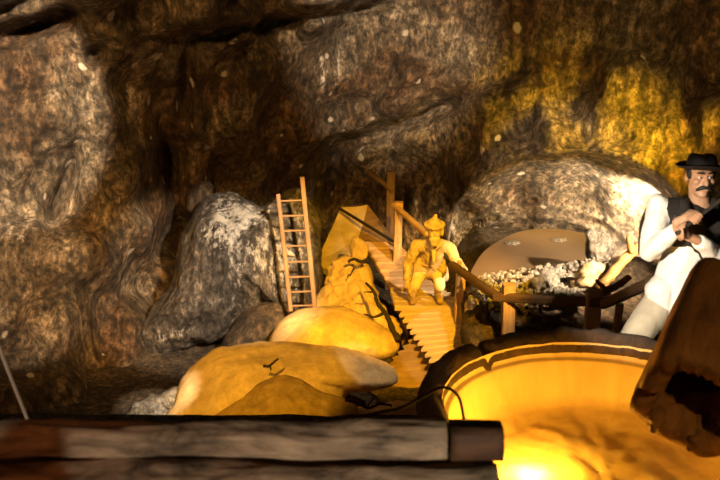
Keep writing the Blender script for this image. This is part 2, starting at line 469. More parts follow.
# gable-like stone sheet at the head of the stairs
sl = thing('stone_sheet', 'large tan angular stone sheet sloping above the upper steps', 'stone', at(350, 262, 11.2))
sheet('face', [at(315, 264, 10.9), at(341, 209, 11.9), at(368, 205, 12.1), at(360, 238, 11.4), at(346, 262, 10.8), at(330, 271, 10.7)], .1, M['slate'], sl, 3, .03)
tag(sheet('ramp', [at(368, 205, 12.1), at(399, 244, 11.1), at(368, 245, 11.0), at(358, 240, 11.35)], .08, M['board_and_shadow'], sl, 3, .02), 'ramp side with its shade put into the brown')  # shaded right part of the sheet, its shade painted as brown
tag(bar('iron_bar', at(339, 208, 11.75), at(399, 245, 10.9), .035, .035, M['twig'], None, .002, .01), 'dark bar lying across the tan angular stone sheet', 'bar', None, 'thing')

# ------------------------------------------------------------------ the wooden stairs
st = thing('wooden_staircase', 'wooden staircase winding down past the yellow-lit miner', 'stairs', at(430, 345, 9.0))
def tread(name, a, b, depth_v, th, mat, parent=st):
    """plank with front edge a-b, running back along depth_v"""
    bm = bmesh.new()
    top = [a, b, b + depth_v, a + depth_v]
    lo = [p - Vector((0, 0, th)) for p in top]
    V = [bm.verts.new(p) for p in top + lo]
    for f in ((0, 1, 2, 3), (7, 6, 5, 4), (0, 4, 5, 1), (1, 5, 6, 2), (2, 6, 7, 3), (3, 7, 4, 0)): bm.faces.new([V[i] for i in f])
    bmesh.ops.bevel(bm, geom=bm.edges[:], offset=.006, segments=1, affect='EDGES')
    o = mesh_obj(name, bm, mat, None, False)
    c = (a + b) / 2
    o.data.transform(Matrix.Translation(-c)); o.matrix_basis = parent_world(parent).inverted() @ Matrix.Translation(c); o.parent = parent
    return o
# upper flight: six broad treads climbing away behind the miner
def down(p, dz=0.0):
    return Vector((p.x, p.y, floor_z(p.x, p.y) - .04 + dz))
def flight(L, Rr, n, Ya, Yb, th, mat, sx, gap):
    for i in range(n):
        t0, t1 = i / n, (i + 1) / n
        a = at(L[0] + (L[2] - L[0]) * t1, L[1] + (L[3] - L[1]) * t1, Ya + (Yb - Ya) * t1)
        b = at(Rr[0] + (Rr[2] - Rr[0]) * t1, Rr[1] + (Rr[3] - Rr[1]) * t1, Ya + (Yb - Ya) * t1)
        a2 = at(L[0] + (L[2] - L[0]) * t0, L[1] + (L[3] - L[1]) * t0, Ya + (Yb - Ya) * t0)
        d = (a2 - a) * (1 - gap); d.z *= .8; d.x += sx
        tread('tread', a, b, d, th, mat)
flight((362, 240, 398, 300), (397, 240, 446, 298), 8, 11.1, 9.9, .06, M['pine'], 0, .1)
# landing planks under the miner
for i in range(4):
    y0 = 9.28 + i * .16
    z = at(430, 306, 9.28).z
    x0, x1 = -.0 + .38 - i * .01, 1.10 - i * .03
    tread('landing_plank', Vector((x0, y0, z)), Vector((x1, y0, z)), Vector((0, .15, 0)), .06, M['plank'])
# lower flight: narrow saw-toothed steps
flight((395, 309, 447, 389), (457, 306, 515, 372), 14, 9.25, 8.05, .04, M['plank'], .075, .03)
dz = Vector((0, 0, -.13))
bar('carriage', at(413, 318, 9.15) + dz, at(462, 388, 8.1) + dz, .06, .1, M['board_and_shadow'], st)
bar('carriage', at(450, 312, 9.15) + dz, at(505, 372, 8.1) + dz, .06, .1, M['board_and_shadow'], st)
for x_ in (.5, 1.0):
    for y_ in (9.36, 9.8): bar('landing_leg', Vector((x_, y_, floor_z(x_, y_) - .03)), Vector((x_, y_, at(430, 306, 9.28).z - .06)), .08, .08, M['board_and_shadow'], st)
# toothed cast shadow of the lower steps, built as a brown zig-zag board
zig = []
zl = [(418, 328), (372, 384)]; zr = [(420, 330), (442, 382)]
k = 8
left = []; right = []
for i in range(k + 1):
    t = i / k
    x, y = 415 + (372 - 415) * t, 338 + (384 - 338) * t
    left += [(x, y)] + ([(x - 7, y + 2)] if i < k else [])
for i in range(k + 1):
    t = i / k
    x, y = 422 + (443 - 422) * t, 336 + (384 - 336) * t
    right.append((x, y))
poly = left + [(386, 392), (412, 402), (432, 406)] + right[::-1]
sheet('board_and_shadow', [at(x, y, 9.08 - .62 * (y - 330) / 60) for x, y in poly], .05, M['board_and_shadow'], st)

# ------------------------------------------------------------------ railings
ra = thing('wooden_railing', 'orange pole railing on two posts at the top of the stairs', 'railing', at(397, 243, 10.7), 'railings along the stairs')
bar('post', down(at(389, 242, 11.6)), at(391, 171, 11.6), .11, .10, M['rail'], ra, .006)
bar('post', down(at(396, 246, 10.7)), at(399, 202, 10.7), .10, .10, M['pine'], ra, .004)
bar('rail', at(368, 171, 11.9), at(393, 191, 11.5), .06, .06, M['rail'], ra, .003, .02)
bar('rail', at(394, 205, 10.75), at(436, 243, 9.75), .07, .07, M['pine'], ra, .003, .025)
rb = thing('wooden_railing', 'dark bent handrail on short posts between miner and man in hat', 'railing', at(508, 338, 7.6), 'railings along the stairs')
bar('rail', at(452, 265, 9.1), at(497, 297, 7.75), .08, .08, M['rail'], rb, .004, .025)
bar('rail', at(495, 297, 7.75), at(607, 303, 7.0), .07, .08, M['rail'], rb, .004, .02)
bar('rail', at(604, 304, 7.0), at(650, 283, 6.2), .07, .08, M['rail'], rb, .004, .02)
bar('post', down(at(459, 306, 9.0)), at(461, 270, 9.0), .10, .10, M['pine'], rb, .004)
bar('post', down(at(508, 372, 7.7)), at(509, 284, 7.7), .115, .11, M['pine'], rb, .006)
bar('post', down(at(591, 352, 7.1)), at(594, 290, 7.1), .13, .06, M['pale_wood'], rb, .005)
bar('post', down(at(608, 352, 7.0)), at(620, 304, 6.9), .06, .05, M['pale_wood'], rb, .004)
bar('post', down(at(488, 345, 8.2)), at(488, 296, 8.2), .05, .05, M['twig'], rb, .004)
tag(boulder('stone_block', [(466, 320), (466, 302), (476, 298), (484, 304), (488, 332), (478, 340)], 8.6, .2, .12, M['slate'], .02, 4),
    'grey stone block right of the steps below the handrail', 'stone', None, 'thing')

# ------------------------------------------------------------------ ladder
ld = thing('wooden_ladder', 'thin wooden ladder leaning on the salt-streaked outcrop', 'ladder', at(303, 309, 8.97))
la, lb = (at(291, 311, 8.95), at(278, 194, 9.2)), (at(315, 308, 8.95), at(302, 177, 9.22))
bar('stile', la[0], la[1], .044, .04, M['ladder'], ld, .003)
bar('stile', lb[0], lb[1], .05, .042, M['ladder'], ld, .003)
for yl in (201, 216, 231, 246, 262, 277, 292, 306):
    t = (311 - yl) / 117; s = (308 - (yl - 1)) / 131
    bar('rung', la[0].lerp(la[1], t), lb[0].lerp(lb[1], s), 
        .02, .02, M['ladder'], ld, .002, .008)

# ------------------------------------------------------------------ pool, rubble, branches
def pool():
    out = spline([Vector(p) for p in [(1.27, 9.4), (1.33, 9.9), (1.6, 10.6), (2.1, 11.3), (2.6, 11.4), (2.93, 11.1), (2.88, 10.6), (2.6, 10.1), (1.9, 9.6)]], 8, True)
    bm = bmesh.new()
    z = -.22
    top = [bm.verts.new((p.x, p.y, z)) for p in out]; bot = [bm.verts.new((p.x, p.y, z - .3)) for p in out]
    bm.faces.new(top); bm.faces.new(bot[::-1])
    m = len(out)
    for j in range(m): bm.faces.new((top[j], bot[j], bot[(j + 1) % m], top[(j + 1) % m]))
    return recentre(mesh_obj('brine_pool', bm, M['water'], None, False))
tag(pool(), 'still brown brine pool under the pale rock vault', 'pool', None, 'thing')
# bank that dams the pool
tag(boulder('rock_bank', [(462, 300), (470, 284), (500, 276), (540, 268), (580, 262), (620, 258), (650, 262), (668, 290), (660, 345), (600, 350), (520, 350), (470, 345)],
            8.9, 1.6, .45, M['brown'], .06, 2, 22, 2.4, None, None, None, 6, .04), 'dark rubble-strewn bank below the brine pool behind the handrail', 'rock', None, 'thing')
def chunk_bm(bm, c, r, sd):
    res = bmesh.ops.create_icosphere(bm, subdivisions=1, radius=1)
    s = Vector((random.uniform(.6, 1.4), random.uniform(.6, 1.2), random.uniform(.5, 1.0)))
    rot = Quaternion((random.random(), random.random(), random.random()), random.uniform(0, 6)).normalized()
    for v in res['verts']:
        k = 1 + .45 * noise.noise(v.co * 1.7 + Vector((sd, 0, 0)))
        v.co = c + rot @ Vector((v.co.x * s.x, v.co.y * s.y, v.co.z * s.z)) * (r * k)
def rubble():
    bm = bmesh.new(); i = 0
    while i < 900:
        x = random.uniform(470, 610); y = random.uniform(258, 304)
        lo = 276 - (x - 475) * .15
        if y < lo or y > 305: continue
        Y = 9.15 - 1.1 * (y - lo) / 40
        chunk_bm(bm, at(x, y, Y - .25), random.uniform(.008, .032) * (1.6 if random.random() < .15 else 1), i * 3.1)
        i += 1
    return recentre(mesh_obj('salt_rubble', bm, M['salt'], None, False))
tag(rubble(), 'white and golden salt crumbs strewn on the bank before the pool', 'rubble', None, 'stuff')
tag(boulder('salt_boulder', [(588, 238), (592, 228), (602, 230), (612, 240), (614, 252), (606, 262), (594, 264), (586, 254)], 9.0, .2, .14, M['salt'], .05, 5, 12, 2, None, None, None, 6, .03),
    'pitted white salt lump at the right end of the pool', 'rock', None, 'thing')
tag(boulder('salt_boulder', [(572, 292), (574, 274), (584, 265), (598, 262), (606, 272), (604, 288), (590, 296)], 8.2, .2, .14, M['yellow'], .05, 5, 12, 2, None, None, None, 6, .03),
    'knobbly golden salt lump below the pitted white lump', 'rock', None, 'thing')
tag(boulder('salt_boulder', [(532, 286), (530, 278), (538, 272), (552, 270), (560, 278), (556, 288), (544, 292)], 8.3, .2, .1, M['salt'], .05, 5, 12, 2, None, None, None, 6, .03),
    'white salt lump in the middle of the rubble behind the rail', 'rock', None, 'thing')
for (x, y), lb_ in (((512, 243), 'small white salt floe on the left half of the brine pool'), ((559, 240), 'small white salt floe on the right half of the brine pool')):
    p = at(x, y, 10); k = (CZ + .22) / (CZ - p.z)
    bm = bmesh.new(); c = CAM + (p - CAM) * k
    res = bmesh.ops.create_icosphere(bm, subdivisions=3, radius=1)
    for v in bm.verts: v.co = c + Vector((v.co.x * .1, v.co.y * .1, v.co.z * .025)) * (1 + .5 * noise.noise(v.co * 2 + c))
    tag(recentre(mesh_obj('salt_floe', bm, M['salt'])), lb_, 'salt', None, 'thing')
def branch(name, pts, r0, r1, mat, label, twigs=(), cat='branch'):
    P = spline([at(*p) for p in pts], 6)
    c = min(P, key=lambda q: q.z)
    root = thing(name, label, cat, c)
    bm = bmesh.new()
    tube_bm(bm, P, [r0 + (r1 - r0) * i / (len(P) - 1) for i in range(len(P))], 9, .5, pts[0][0])
    mesh_obj('stem', bm, mat, root)
    for tp, ra_, rb_ in twigs:
        Q = spline([at(*p) for p in tp], 5)
        bm = bmesh.new(); tube_bm(bm, Q, [ra_ + (rb_ - ra_) * i / (len(Q) - 1) for i in range(len(Q))], 8, .4, tp[0][1])
        mesh_obj('side_branch', bm, mat, root)
    return root
branch('branch', [(598, 290, 7.9), (612, 274, 8.0), (626, 258, 8.1), (640, 246, 8.2), (652, 236, 8.3)], .045, .05, M['root'], 'thick orange forked branch beside the man in the hat',
       [([(632, 252, 8.1), (630, 244, 8.1), (628, 236, 8.1)], .04, .022), ([(640, 246, 8.2), (648, 250, 8.1), (656, 252, 8.1)], .04, .02)])
branch('branch', [(588, 300, 7.4), (604, 292, 7.5), (620, 284, 7.6), (630, 276, 7.6)], .035, .03, M['root'], 'thinner orange branch lying below the thick forked one',
       [([(606, 291, 7.5), (600, 284, 7.5), (596, 280, 7.5)], .028, .012)])
branch('root', [(366, 283, 9.05), (374, 292, 8.9), (378, 304, 8.8), (386, 314, 8.7), (392, 328, 8.55), (398, 340, 8.4)], .012, .035, M['twig'], 'black crooked line for the dark crack running down beside the stairs',
       [([(384, 313, 8.7), (374, 317, 8.65), (364, 314, 8.65)], .02, .006), ([(374, 292, 8.9), (364, 292, 8.9)], .012, .005)], 'root')  # black tubes put in for the dark crack beside the stairs
branch('root', [(348, 262, 9.5), (354, 259, 9.5), (361, 262, 9.45), (366, 261, 9.5)], .015, .02, M['twig'], 'short black line for a dark crack at the top of the cracked yellow slope',
       [([(354, 268, 9.35), (350, 276, 9.3)], .012, .006)], 'root')  # black tube standing for the dark crevice in the slope
branch('twig', [(264, 366, 7.1), (269, 366, 7.08), (274, 362, 7.1), (278, 359, 7.15)], .014, .008, M['twig'], 'small dark twig on the face of the large yellow mound',
       [([(270, 366, 7.08), (271, 370, 7.05)], .009, .006)], 'twig')
branch('twig', [(346, 400, 6.7), (358, 403, 6.6), (368, 408, 6.6), (380, 404, 6.6), (392, 406, 6.6)], .012, .01, M['twig'], 'dark spiky twig on the low tan rock',
       [([(366, 408, 6.6), (364, 400, 6.6)], .01, .005), ([(366, 408, 6.6), (374, 398, 6.65)], .01, .004)], 'twig')
def wire(name, pts, r, mat, label, cat):
    P = spline([at(*p) for p in pts], 8); bm = bmesh.new()
    tube_bm(bm, P, [r] * len(P), 8)
    return tag(recentre(mesh_obj(name, bm, mat)), label, cat, None, 'thing')
wire('wire', [(352, 420, 3.2), (376, 413, 3.2), (400, 408, 3.2), (420, 398, 3.2), (440, 388, 3.2), (452, 390, 3.2), (460, 400, 3.2), (464, 420, 3.2)], .006, M['twig'], 'thin dark wire arching over the left rim of the vat', 'wire')
wire('metal_rod', [(-24, 290, 3.3), (0, 350, 3.3), (14, 386, 3.3), (28, 421, 3.3), (40, 452, 3.3)], .0075, M['metal'], 'thin pale metal rod slanting down behind the logs', 'rod')

# ------------------------------------------------------------------ front logs
def big_log(name, p0, p1, rad, mat, parent, flat=.85, seg=28, sd=0.0, amp=.014):
    L = (p1 - p0).length; n = int(L / .025)
    bm = bmesh.new(); rings = []
    for i in range(n + 1):
        rg = []
        for j in range(seg):
            a = 2 * PI * j / seg
            c, s = math.cos(a), math.sin(a)
            k = 1 / (abs(c) ** 4 + abs(s) ** 4) ** .25
            k = k * .3 + .7
            q = Vector((i * .025 * 2.2 + sd, c * 1.2, s * 1.2))
            r = rad * k + amp * fbm(q, 4) * 2 + amp * .5 * noise.noise(Vector((i * .14 + sd, c * 7, s * 7)))
            rg.append(bm.verts.new((i * .025, r * c, r * s * flat)))
        rings.append(rg)
    for a, b in zip(rings, rings[1:]):
        for j in range(seg): bm.faces.new((a[j], a[(j + 1) % seg], b[(j + 1) % seg], b[j]))
    bm.faces.new(rings[0]); bm.faces.new(rings[-1][::-1])
    return mesh_obj(name, bm, mat, parent, True, frame(p0, p1))
YL = 2.4
pz1 = at(200, 432, YL).z; pz2 = at(200, 484, YL - .02).z
xe = at(503, 437, YL).x; xj = at(447, 437, YL).x
l1 = thing('log', 'weathered grey-brown upper log along the bottom of the view', 'log', Vector((-.4, YL, pz1 - .07)), 'logs of the front barrier')
big_log('trunk', Vector((-3.2, YL - .04, pz1)), Vector((xj, YL - .04, pz1)), .047, M['log'], l1, .98, 36, 1.0, .018)
tag(big_log('end_block', Vector((xj + .004, YL - .045, pz1 - .004)), Vector((xe, YL - .045, pz1 - .004)), .055, M['redlog'], l1, 1.02, 28, 9.0, .008), 'dark red-brown end block')
l2 = thing('log', 'weathered lower log lying under the upper log', 'log', Vector((-.4, YL, pz2 - .07)), 'logs of the front barrier')
big_log('trunk', Vector((-3.2, YL - .05, pz2)), Vector((xe - .01, YL - .05, pz2)), .080, M['log'], l2, 1.0, 36, 21.0, .02)
bm = bmesh.new()
bmesh.ops.create_cube(bm, size=1)
for v in bm.verts: v.co = Vector((-1.4 + v.co.x * 3.6, YL + .04 + v.co.y * .06, (pz1 - .02) / 2 + v.co.z * (pz1 - .02)))
tag(mesh_obj('wall_front', bm, M['brown'], None, False), None, None, None, 'structure')

# ------------------------------------------------------------------ the round vat
vc = Vector((1.12, 3.76, 0))
vat = thing('wooden_vat', 'big round wooden vat lit golden from inside with charred rim', 'vat', vc)
def lathe(name, prof, mat, parent, seg=128, amp=0.0, fr=3.0, sd=0.0, groove=None):
    bm = bmesh.new(); rings = []
    for (r, z, a) in prof:
        rg = []
        for j in range(seg):
            t = 2 * PI * j / seg
            q = Vector((r * math.cos(t), r * math.sin(t), z))
            nz = noise.noise_vector(q * fr + Vector((sd, sd, 0))) * a + noise.noise_vector(q * fr * 4) * a * .6
            k = 1.0
            rg.append(bm.verts.new(q + nz))
        rings.append(rg)
    for a, b in zip(rings, rings[1:]):
        for j in range(seg): bm.faces.new((a[j], a[(j + 1) % seg], b[(j + 1) % seg], b[j]))
    for v in bm.verts:
        if v.co.y < 0: v.co.y *= 1.38
        if groove:
            t = math.degrees(math.atan2(v.co.y, v.co.x)); k = math.exp(-((t - groove) / 1.6) ** 2)
            v.co.z -= .06 * k; v.co.xy *= 1 - .02 * k
    return mesh_obj(name, bm, mat, parent, True, Matrix.Translation(vc))
lathe('staves', [(.74, .02, .01), (.84, .02, .01), (.85, .3, .015), (.85, .6, .015), (.845, .8, .015), (.84, .96, .015), (.80, .98, .01)], M['bark'], vat)
lathe('rim', [(.735, .98, .006), (.84, .95, .012), (.855, .99, .02), (.85, 1.04, .024), (.825, 1.08, .032), (.78, 1.08, .032), (.742, 1.045, .02), (.73, 1.01, .008), (.735, .98, .006)], M['bark'], vat, 220, 0, 3, 0, 128)
prof = [(.736, 1.04, .012), (.738, 1.0, .012), (.733, .965, .006), (.727, .952, .002), (.712, .950, .002), (.706, .94, .002), (.70, .85, .003), (.688, .76, .003), (.67, .715, .004), (.63, .70, .012), (.58, .694, .018)] + [(.58 - .04 * i, .69, .024) for i in range(1, 14)] + [(.02, .69, .02), (.004, .69, .0)]
lathe('basin', prof, M['basin'], vat, 128)
bm = bmesh.new()

# ------------------------------------------------------------------ the hollow timber trough over the vat
tr = thing('timber_trough', 'dark square hollow timber trough with splintered end above the vat', 'trough', at(690, 412, 3.15))
def trough():
    p0, p1 = at(692, 404, 3.05), at(727, 306, 3.7)
    L = (p1 - p0).length; seg, n = 48, 30
    m = frame(p0, p1, Vector((.25, -.3, 1)))
    bm = bmesh.new()
    def ring(x, hw, k, am, j0=0, endj=0):
        rg = []
        for j in range(seg):
            a = 2 * PI * j / seg + PI / 4 * 0
            c, s = math.cos(a), math.sin(a)
            q = 1 / (abs(c) ** 7 + abs(s) ** 7) ** (1 / 7)
            r = hw * q
            nz = noise.noise_vector(Vector((x * 3, c * 1.4 + 5, s * 1.4))) * am + noise.noise_vector(Vector((x * 9, c * 5, s * 5))) * am * .5
            xx = x + endj * (.07 * noise.noise(Vector((c * 2.3, s * 2.3, 3.3))) + .05 * noise.noise(Vector((c * 7, s * 7, 1.3))))
            rg.append(bm.verts.new(Vector((xx, r * c, r * s)) + nz))
        return rg
    rings = []
    HW, IW = .195, .105
    rings.append(ring(.5, IW * .9, 0, .01))
    for x in (.35, .2, .1): rings.append(ring(x, IW, 0, .012, 0, .3))
    rings.append(ring(.02, IW * 1.06, 0, .015, 0, .6))
    rings.append(ring(-.01, (IW + HW) / 2, 0, .02, 0, .7))
    rings.append(ring(.0, HW * .96, 0, .014, 0, .6))
    for i in range(1, n + 1):
        rings.append(ring(.02 + (L - .02) * i / n, HW, 0, .009, 0, .6 * max(0, 1 - i / 3)))
    for a, b in zip(rings, rings[1:]):
        for j in range(seg): bm.faces.new((a[j], a[(j + 1) % seg], b[(j + 1) % seg], b[j]))
    bm.faces.new(rings[0]); bm.faces.new(rings[-1][::-1])
    mesh_obj('hollow_timber', bm, M['trough'], tr, True, m)
    bar('support_post', at(762, 320, 3.72) + Vector((.1, .1, -.2)), Vector((at(762, 320, 3.72).x + .32, 4.35, 0)), .12, .12, M['trough'], tr, .006)
    for s_, (y, z, l, r) in enumerate([(.08, -.14, .05, .05), (-.07, -.145, .04, .05)]):
        P = [m @ Vector((.12, y, z)), m @ Vector((0, y * 1.02, z * 1.02)), m @ Vector((-l * .5, y, z - .01)), m @ Vector((-l, y * .92, z - .03))]
        bm = bmesh.new(); tube_bm(bm, spline(P, 4), [r * (1 - .07 * q) for q in range(13)], 8, .7, s_ * 3.3)
        mesh_obj('splinter', bm, M['trough'], tr)
trough()

# ------------------------------------------------------------------ people
class Fig:
    def __init__(s): s.bm = bmesh.new()
    def cap(s, p0, p1, r0, r1=None, seg=16):
        r1 = r0 if r1 is None else r1
        d = p1 - p0
        if d.length < 1e-6: return s
        m = frame(p0, p1); L = d.length
        prof = [(-r0 * math.cos(a), r0 * math.sin(a)) for a in (.001, .4, .8, 1.2, PI / 2)] + [(L + r1 * math.sin(a), r1 * math.cos(a)) for a in (0, .4, .8, 1.2, 1.569)]
        rings = [[s.bm.verts.new(m @ Vector((x, r * math.cos(2 * PI * j / seg), r * math.sin(2 * PI * j / seg)))) for j in range(seg)] for x, r in prof]
        for a, b in zip(rings, rings[1:]):
            for j in range(seg): s.bm.faces.new((a[j], a[(j + 1) % seg], b[(j + 1) % seg], b[j]))
        s.bm.faces.new(rings[0]); s.bm.faces.new(rings[-1][::-1])
        return s
    def ell(s, c, r, rot=None):
        m = Matrix.Translation(c) @ (rot.to_4x4() if rot else Matrix.Identity(4)) @ Matrix.Diagonal((*r, 1))
        bmesh.ops.create_uvsphere(s.bm, u_segments=20, v_segments=14, radius=1, matrix=m)
        return s
    def chain(s, pts, rads):
        for (a, b), (ra_, rb_) in zip(zip(pts, pts[1:]), zip(rads, rads[1:])): s.cap(a, b, ra_, rb_)
        return s
    def build(s, name, mat, parent, voxel=.008, smooth=4, folds=0.0):
        bmesh.ops.recalc_face_normals(s.bm, faces=s.bm.faces[:])
        me = bpy.data.meshes.new('tmp'); s.bm.to_mesh(me); s.bm.free()
        o = bpy.data.objects.new('tmp', me); C.objects.link(o)
        r = o.modifiers.new('r', 'REMESH'); r.mode = 'VOXEL'; r.voxel_size = voxel
        k = o.modifiers.new('s', 'SMOOTH'); k.iterations = smooth; k.factor = .5
        dg = bpy.context.evaluated_depsgraph_get(); dg.update()
        nm = bpy.data.meshes.new_from_object(o.evaluated_get(dg))
        bpy.data.objects.remove(o); bpy.data.meshes.remove(me)
        nm.name = name; nm.materials.clear(); nm.materials.append(mat)
        if folds:
            for v in nm.vertices:
                p = v.co
                v.co = p + v.normal * folds * (noise.noise(Vector((p.x * 11, p.y * 11, p.z * 5))) + .5 * noise.noise(Vector((p.x * 24, p.y * 24, p.z * 14))))
        for p in nm.polygons: p.use_smooth = True
        ob = bpy.data.objects.new(name, nm)
        return link(ob, parent)

def grip(f, c, axis, wrist, rr=.012, sc=1.0, seat=-1):
    """five fingers closed round a bar through c along axis"""
    axis = axis.normalized(); w = (wrist - c); w = (w - axis * w.dot(axis)).normalized()
    b = axis.cross(w)
    f.cap(wrist, c + w * .045 * sc, .026 * sc, .030 * sc)
    for o_ in (-.028, -.010, .010, .028): f.cap(c + w * .075 * sc + axis * o_ * .8 * sc, c + w * (.03 * sc) + b * .012 * sc + axis * o_ * sc, .014 * sc, .0125 * sc)
    for i, o_ in enumerate((-.030, -.010, .010, .030)):
        ln = (.86, 1.0, .96, .8)[i]; r = (.0085, .009, .009, .0078)[i] * sc
        R = rr + r
        pts = []
        for a in (35, 90, 150, 215):
            t = math.radians(a * ln)
            pts.append(c + axis * o_ * sc + (w * math.cos(t) + b * math.sin(t)) * (R + (.012 * sc if a == 35 else .003)))
        f.chain(pts, [r * 1.12, r * 1.05, r, r * .85])
    t0 = c + axis * .036 * seat * -1 * sc
    f.chain([c + w * .055 * sc + axis * .02 * -seat * sc, c + w * .022 * sc - b * .03 * sc + axis * .03 * -seat * sc, c - b * (rr + .012 * sc) - w * .012 * sc + axis * .02 * -seat * sc], [.014 * sc, .0115 * sc, .009 * sc])

def man():
    Y = 5.2
    A = lambda x, y, d=0.0: at(x, y, Y + d)
    root = thing('person', 'person in black hat, dark vest and white shirt holding a dark stick', 'person', Vector((A(672, 300).x, Y, 0)))
    f = Fig()
    hc = A(700.5, 176); sx = .072
    # head: skull, jaw, brow, nose, lips, ears
    f.ell(hc + Vector((0, .012, .03)), (sx * 1.02, .092, .098)).ell(hc + Vector((0, -.022, -.045)), (.058, .062, .075)).ell(hc + Vector((0, -.055, -.095)), (.03, .028, .025))
    f.cap(hc + Vector((-.032, -.076, .028)), hc + Vector((.032, -.076, .028)), .014).cap(hc + Vector((0, -.082, .016)), hc + Vector((0, -.105, -.026)), .009, .015)
    f.ell(hc + Vector((-.013, -.092, -.03)), (.009, .011, .008)).ell(hc + Vector((.013, -.092, -.03)), (.009, .011, .008))
    f.cap(hc + Vector((-.02, -.076, -.067)), hc + Vector((.02, -.076, -.067)), .0085)
    f.ell(hc + Vector((-.042, -.06, -.02)), (.022, .022, .02)).ell(hc + Vector((.042, -.06, -.02)), (.022, .022, .02))
    for s in (-1, 1): f.ell(hc + Vector((s * .077, .01, -.005)), (.009, .022, .033))
    nb = A(700, 212, .04)
    f.cap(hc + Vector((0, .02, -.06)), nb, .056, .062)
    ch, wa, hp = A(694, 232, .05), A(682, 272, .05), A(674, 297, .05)
    f.cap(nb, ch, .08, .13).cap(ch, wa, .13, .12).cap(wa, hp, .12, .13)
    s1, e1, w1 = A(659, 208, .05), A(650, 252, -.08), A(677, 229, -.26)
    s2, e2, w2 = A(741, 213, .05), A(722, 262, -.1), A(697, 240, -.28)
    f.cap(ch + Vector((0, 0, .06)), s1, .09, .065).cap(ch + Vector((0, 0, .06)), s2, .09, .065)
    f.chain([s1, e1, w1], [.055, .042, .028]).chain([s2, e2, w2], [.055, .042, .028])
    r0, r1 = A(676, 234, -.36), A(742, 184, -.26)
    ax = (r1 - r0).normalized()
    g1, g2 = r0.lerp(r1, .30), r0.lerp(r1, .10)
    grip(f, g1, ax, g1 + Vector((-.085, .05, -.03)), .012, 1.0, -1)
    f.cap(w1, g1 + Vector((-.085, .05, -.03)), .027)
    grip(f, g2, ax, g2 + Vector((.055, .06, -.06)), .012, 1.0, 1)
    f.cap(w2, g2 + Vector((.055, .06, -.06)), .027)
    k1, a1 = A(634, 338, -.12), Vector((A(616, 440).x, Y - .02, .07))
    k2, a2 = A(706, 362, -.06), Vector((A(716, 445).x, Y + .1, .07))
    h1, h2 = A(664, 300, .05), A(686, 302, .05)
    for h, k, a in ((h1, k1, a1), (h2, k2, a2)): f.chain([h, k, a], [.085, .055, .04]).cap(a - Vector((0, 0, .03)), a + Vector((-.02, -.17, -.04)), .04, .032)
    f.build('body', M['skin'], root, .006, 3)
    # trousers
    f = Fig()
    for h, k, a in ((h1, k1, a1), (h2, k2, a2)): f.chain([h, k, a + Vector((0, 0, .05))], [.115, .088, .07])
    f.cap(hp, (h1 + h2) / 2, .14, .13)
    f.build('trousers', M['trousers'], root, .01, 5, .010)
    for k in ((a1, a2)):
        f = Fig(); f.cap(k + Vector((0, .01, .06)), k + Vector((0, .0, -.02)), .058, .055).cap(k + Vector((0, 0, -.025)), k + Vector((-.02, -.18, -.035)), .05, .042)
        f.build('boot', M['boot'], root, .008, 4)
    # shirt with sleeves and loose tail
    f = Fig()
    f.cap(ch, wa, .15, .15).cap(wa, A(672, 306, .03), .15, .135).cap(A(660, 290, .0), A(664, 312, -.02), .09, .07).cap(A(690, 290, .02), A(694, 306, .02), .1, .09)
    f.chain([s1 + Vector((0, 0, .01)), e1, w1.lerp(e1, .12)], [.076, .06, .046]).chain([s2, e2, w2.lerp(e2, .12)], [.076, .062, .048])
    f.cap(ch + Vector((0, 0, .05)), s1, .1, .078).cap(ch + Vector((0, 0, .05)), s2, .1, .078)
    f.build('shirt', M['white_cloth'], root, .009, 4, .016)
    # dark vest over the shirt: back, chest and shoulders
    f = Fig()
    f.cap(A(664, 211, .05), A(736, 214, .05), .086, .086).cap(A(688, 226, .05), A(698, 246, .05), .165, .155).cap(A(684, 222, .05), A(716, 224, .05), .13, .13)
    f.cap(A(657, 205, .09), A(648, 226, .12), .06, .055).cap(A(648, 226, .12), A(645, 250, .08), .055, .045)
    f.build('vest', M['dark_cloth'], root, .009, 4, .007)
    f = Fig()
    co = [A(684, 203, -.02), A(688, 214, -.1), A(700, 221, -.12), A(712, 214, -.1), A(716, 203, -.02), A(710, 200, .1), A(690, 200, .1), A(684, 203, -.02)]
    f.chain(co, [.026] * 8)
    f.build('collar', M['dark_cloth'], root, .008, 3, .003)
    # hat: brim and crown with dent
    hat0 = hc + Vector((0, -.002, .047))
    bm = bmesh.new(); seg = 48
    prof = [(.0, .088), (.035, .085), (.060, .087), (.074, .078), (.082, .05), (.087, .02), (.092, .006), (.11, -.004), (.13, .003), (.145, .013), (.146, .019), (.13, .010), (.11, .003), (.093, .014)]
    rings = []
    for r, z in prof:
        rg = []
        for j in range(seg):
            a = 2 * PI * j / seg
            x, y = r * math.cos(a), r * 1.08 * math.sin(a)
            zz = z - (.022 * (abs(math.cos(a)) ** 2 - .6) * max(0, (r - .1) / .06) if r > .1 else 0)
            if z > .077: zz -= .022 * math.exp(-(x / .025) ** 2)
            rg.append(bm.verts.new((x, y, zz)))
        rings.append(rg)
    for a, b in zip(rings, rings[1:]):
        for j in range(seg): bm.faces.new((a[j], a[(j + 1) % seg], b[(j + 1) % seg], b[j]))
    bmesh.ops.remove_doubles(bm, verts=bm.verts[:], dist=.0005)
    hm = Matrix.Translation(hat0) @ Matrix.Rotation(math.radians(3), 4, 'Y') @ Matrix.Rotation(math.radians(-5), 4, 'X')
    hat = mesh_obj('hat', bm, M['felt'], root, True, hm)
    # hair, brows, moustache, eyes
    f = Fig(); f.ell(hc + Vector((0, .03, .03)), (.08, .09, .095)).ell(hc + Vector((-.072, .0, .015)), (.012, .03, .035)).ell(hc + Vector((.072, .0, .015)), (.012, .03, .035))
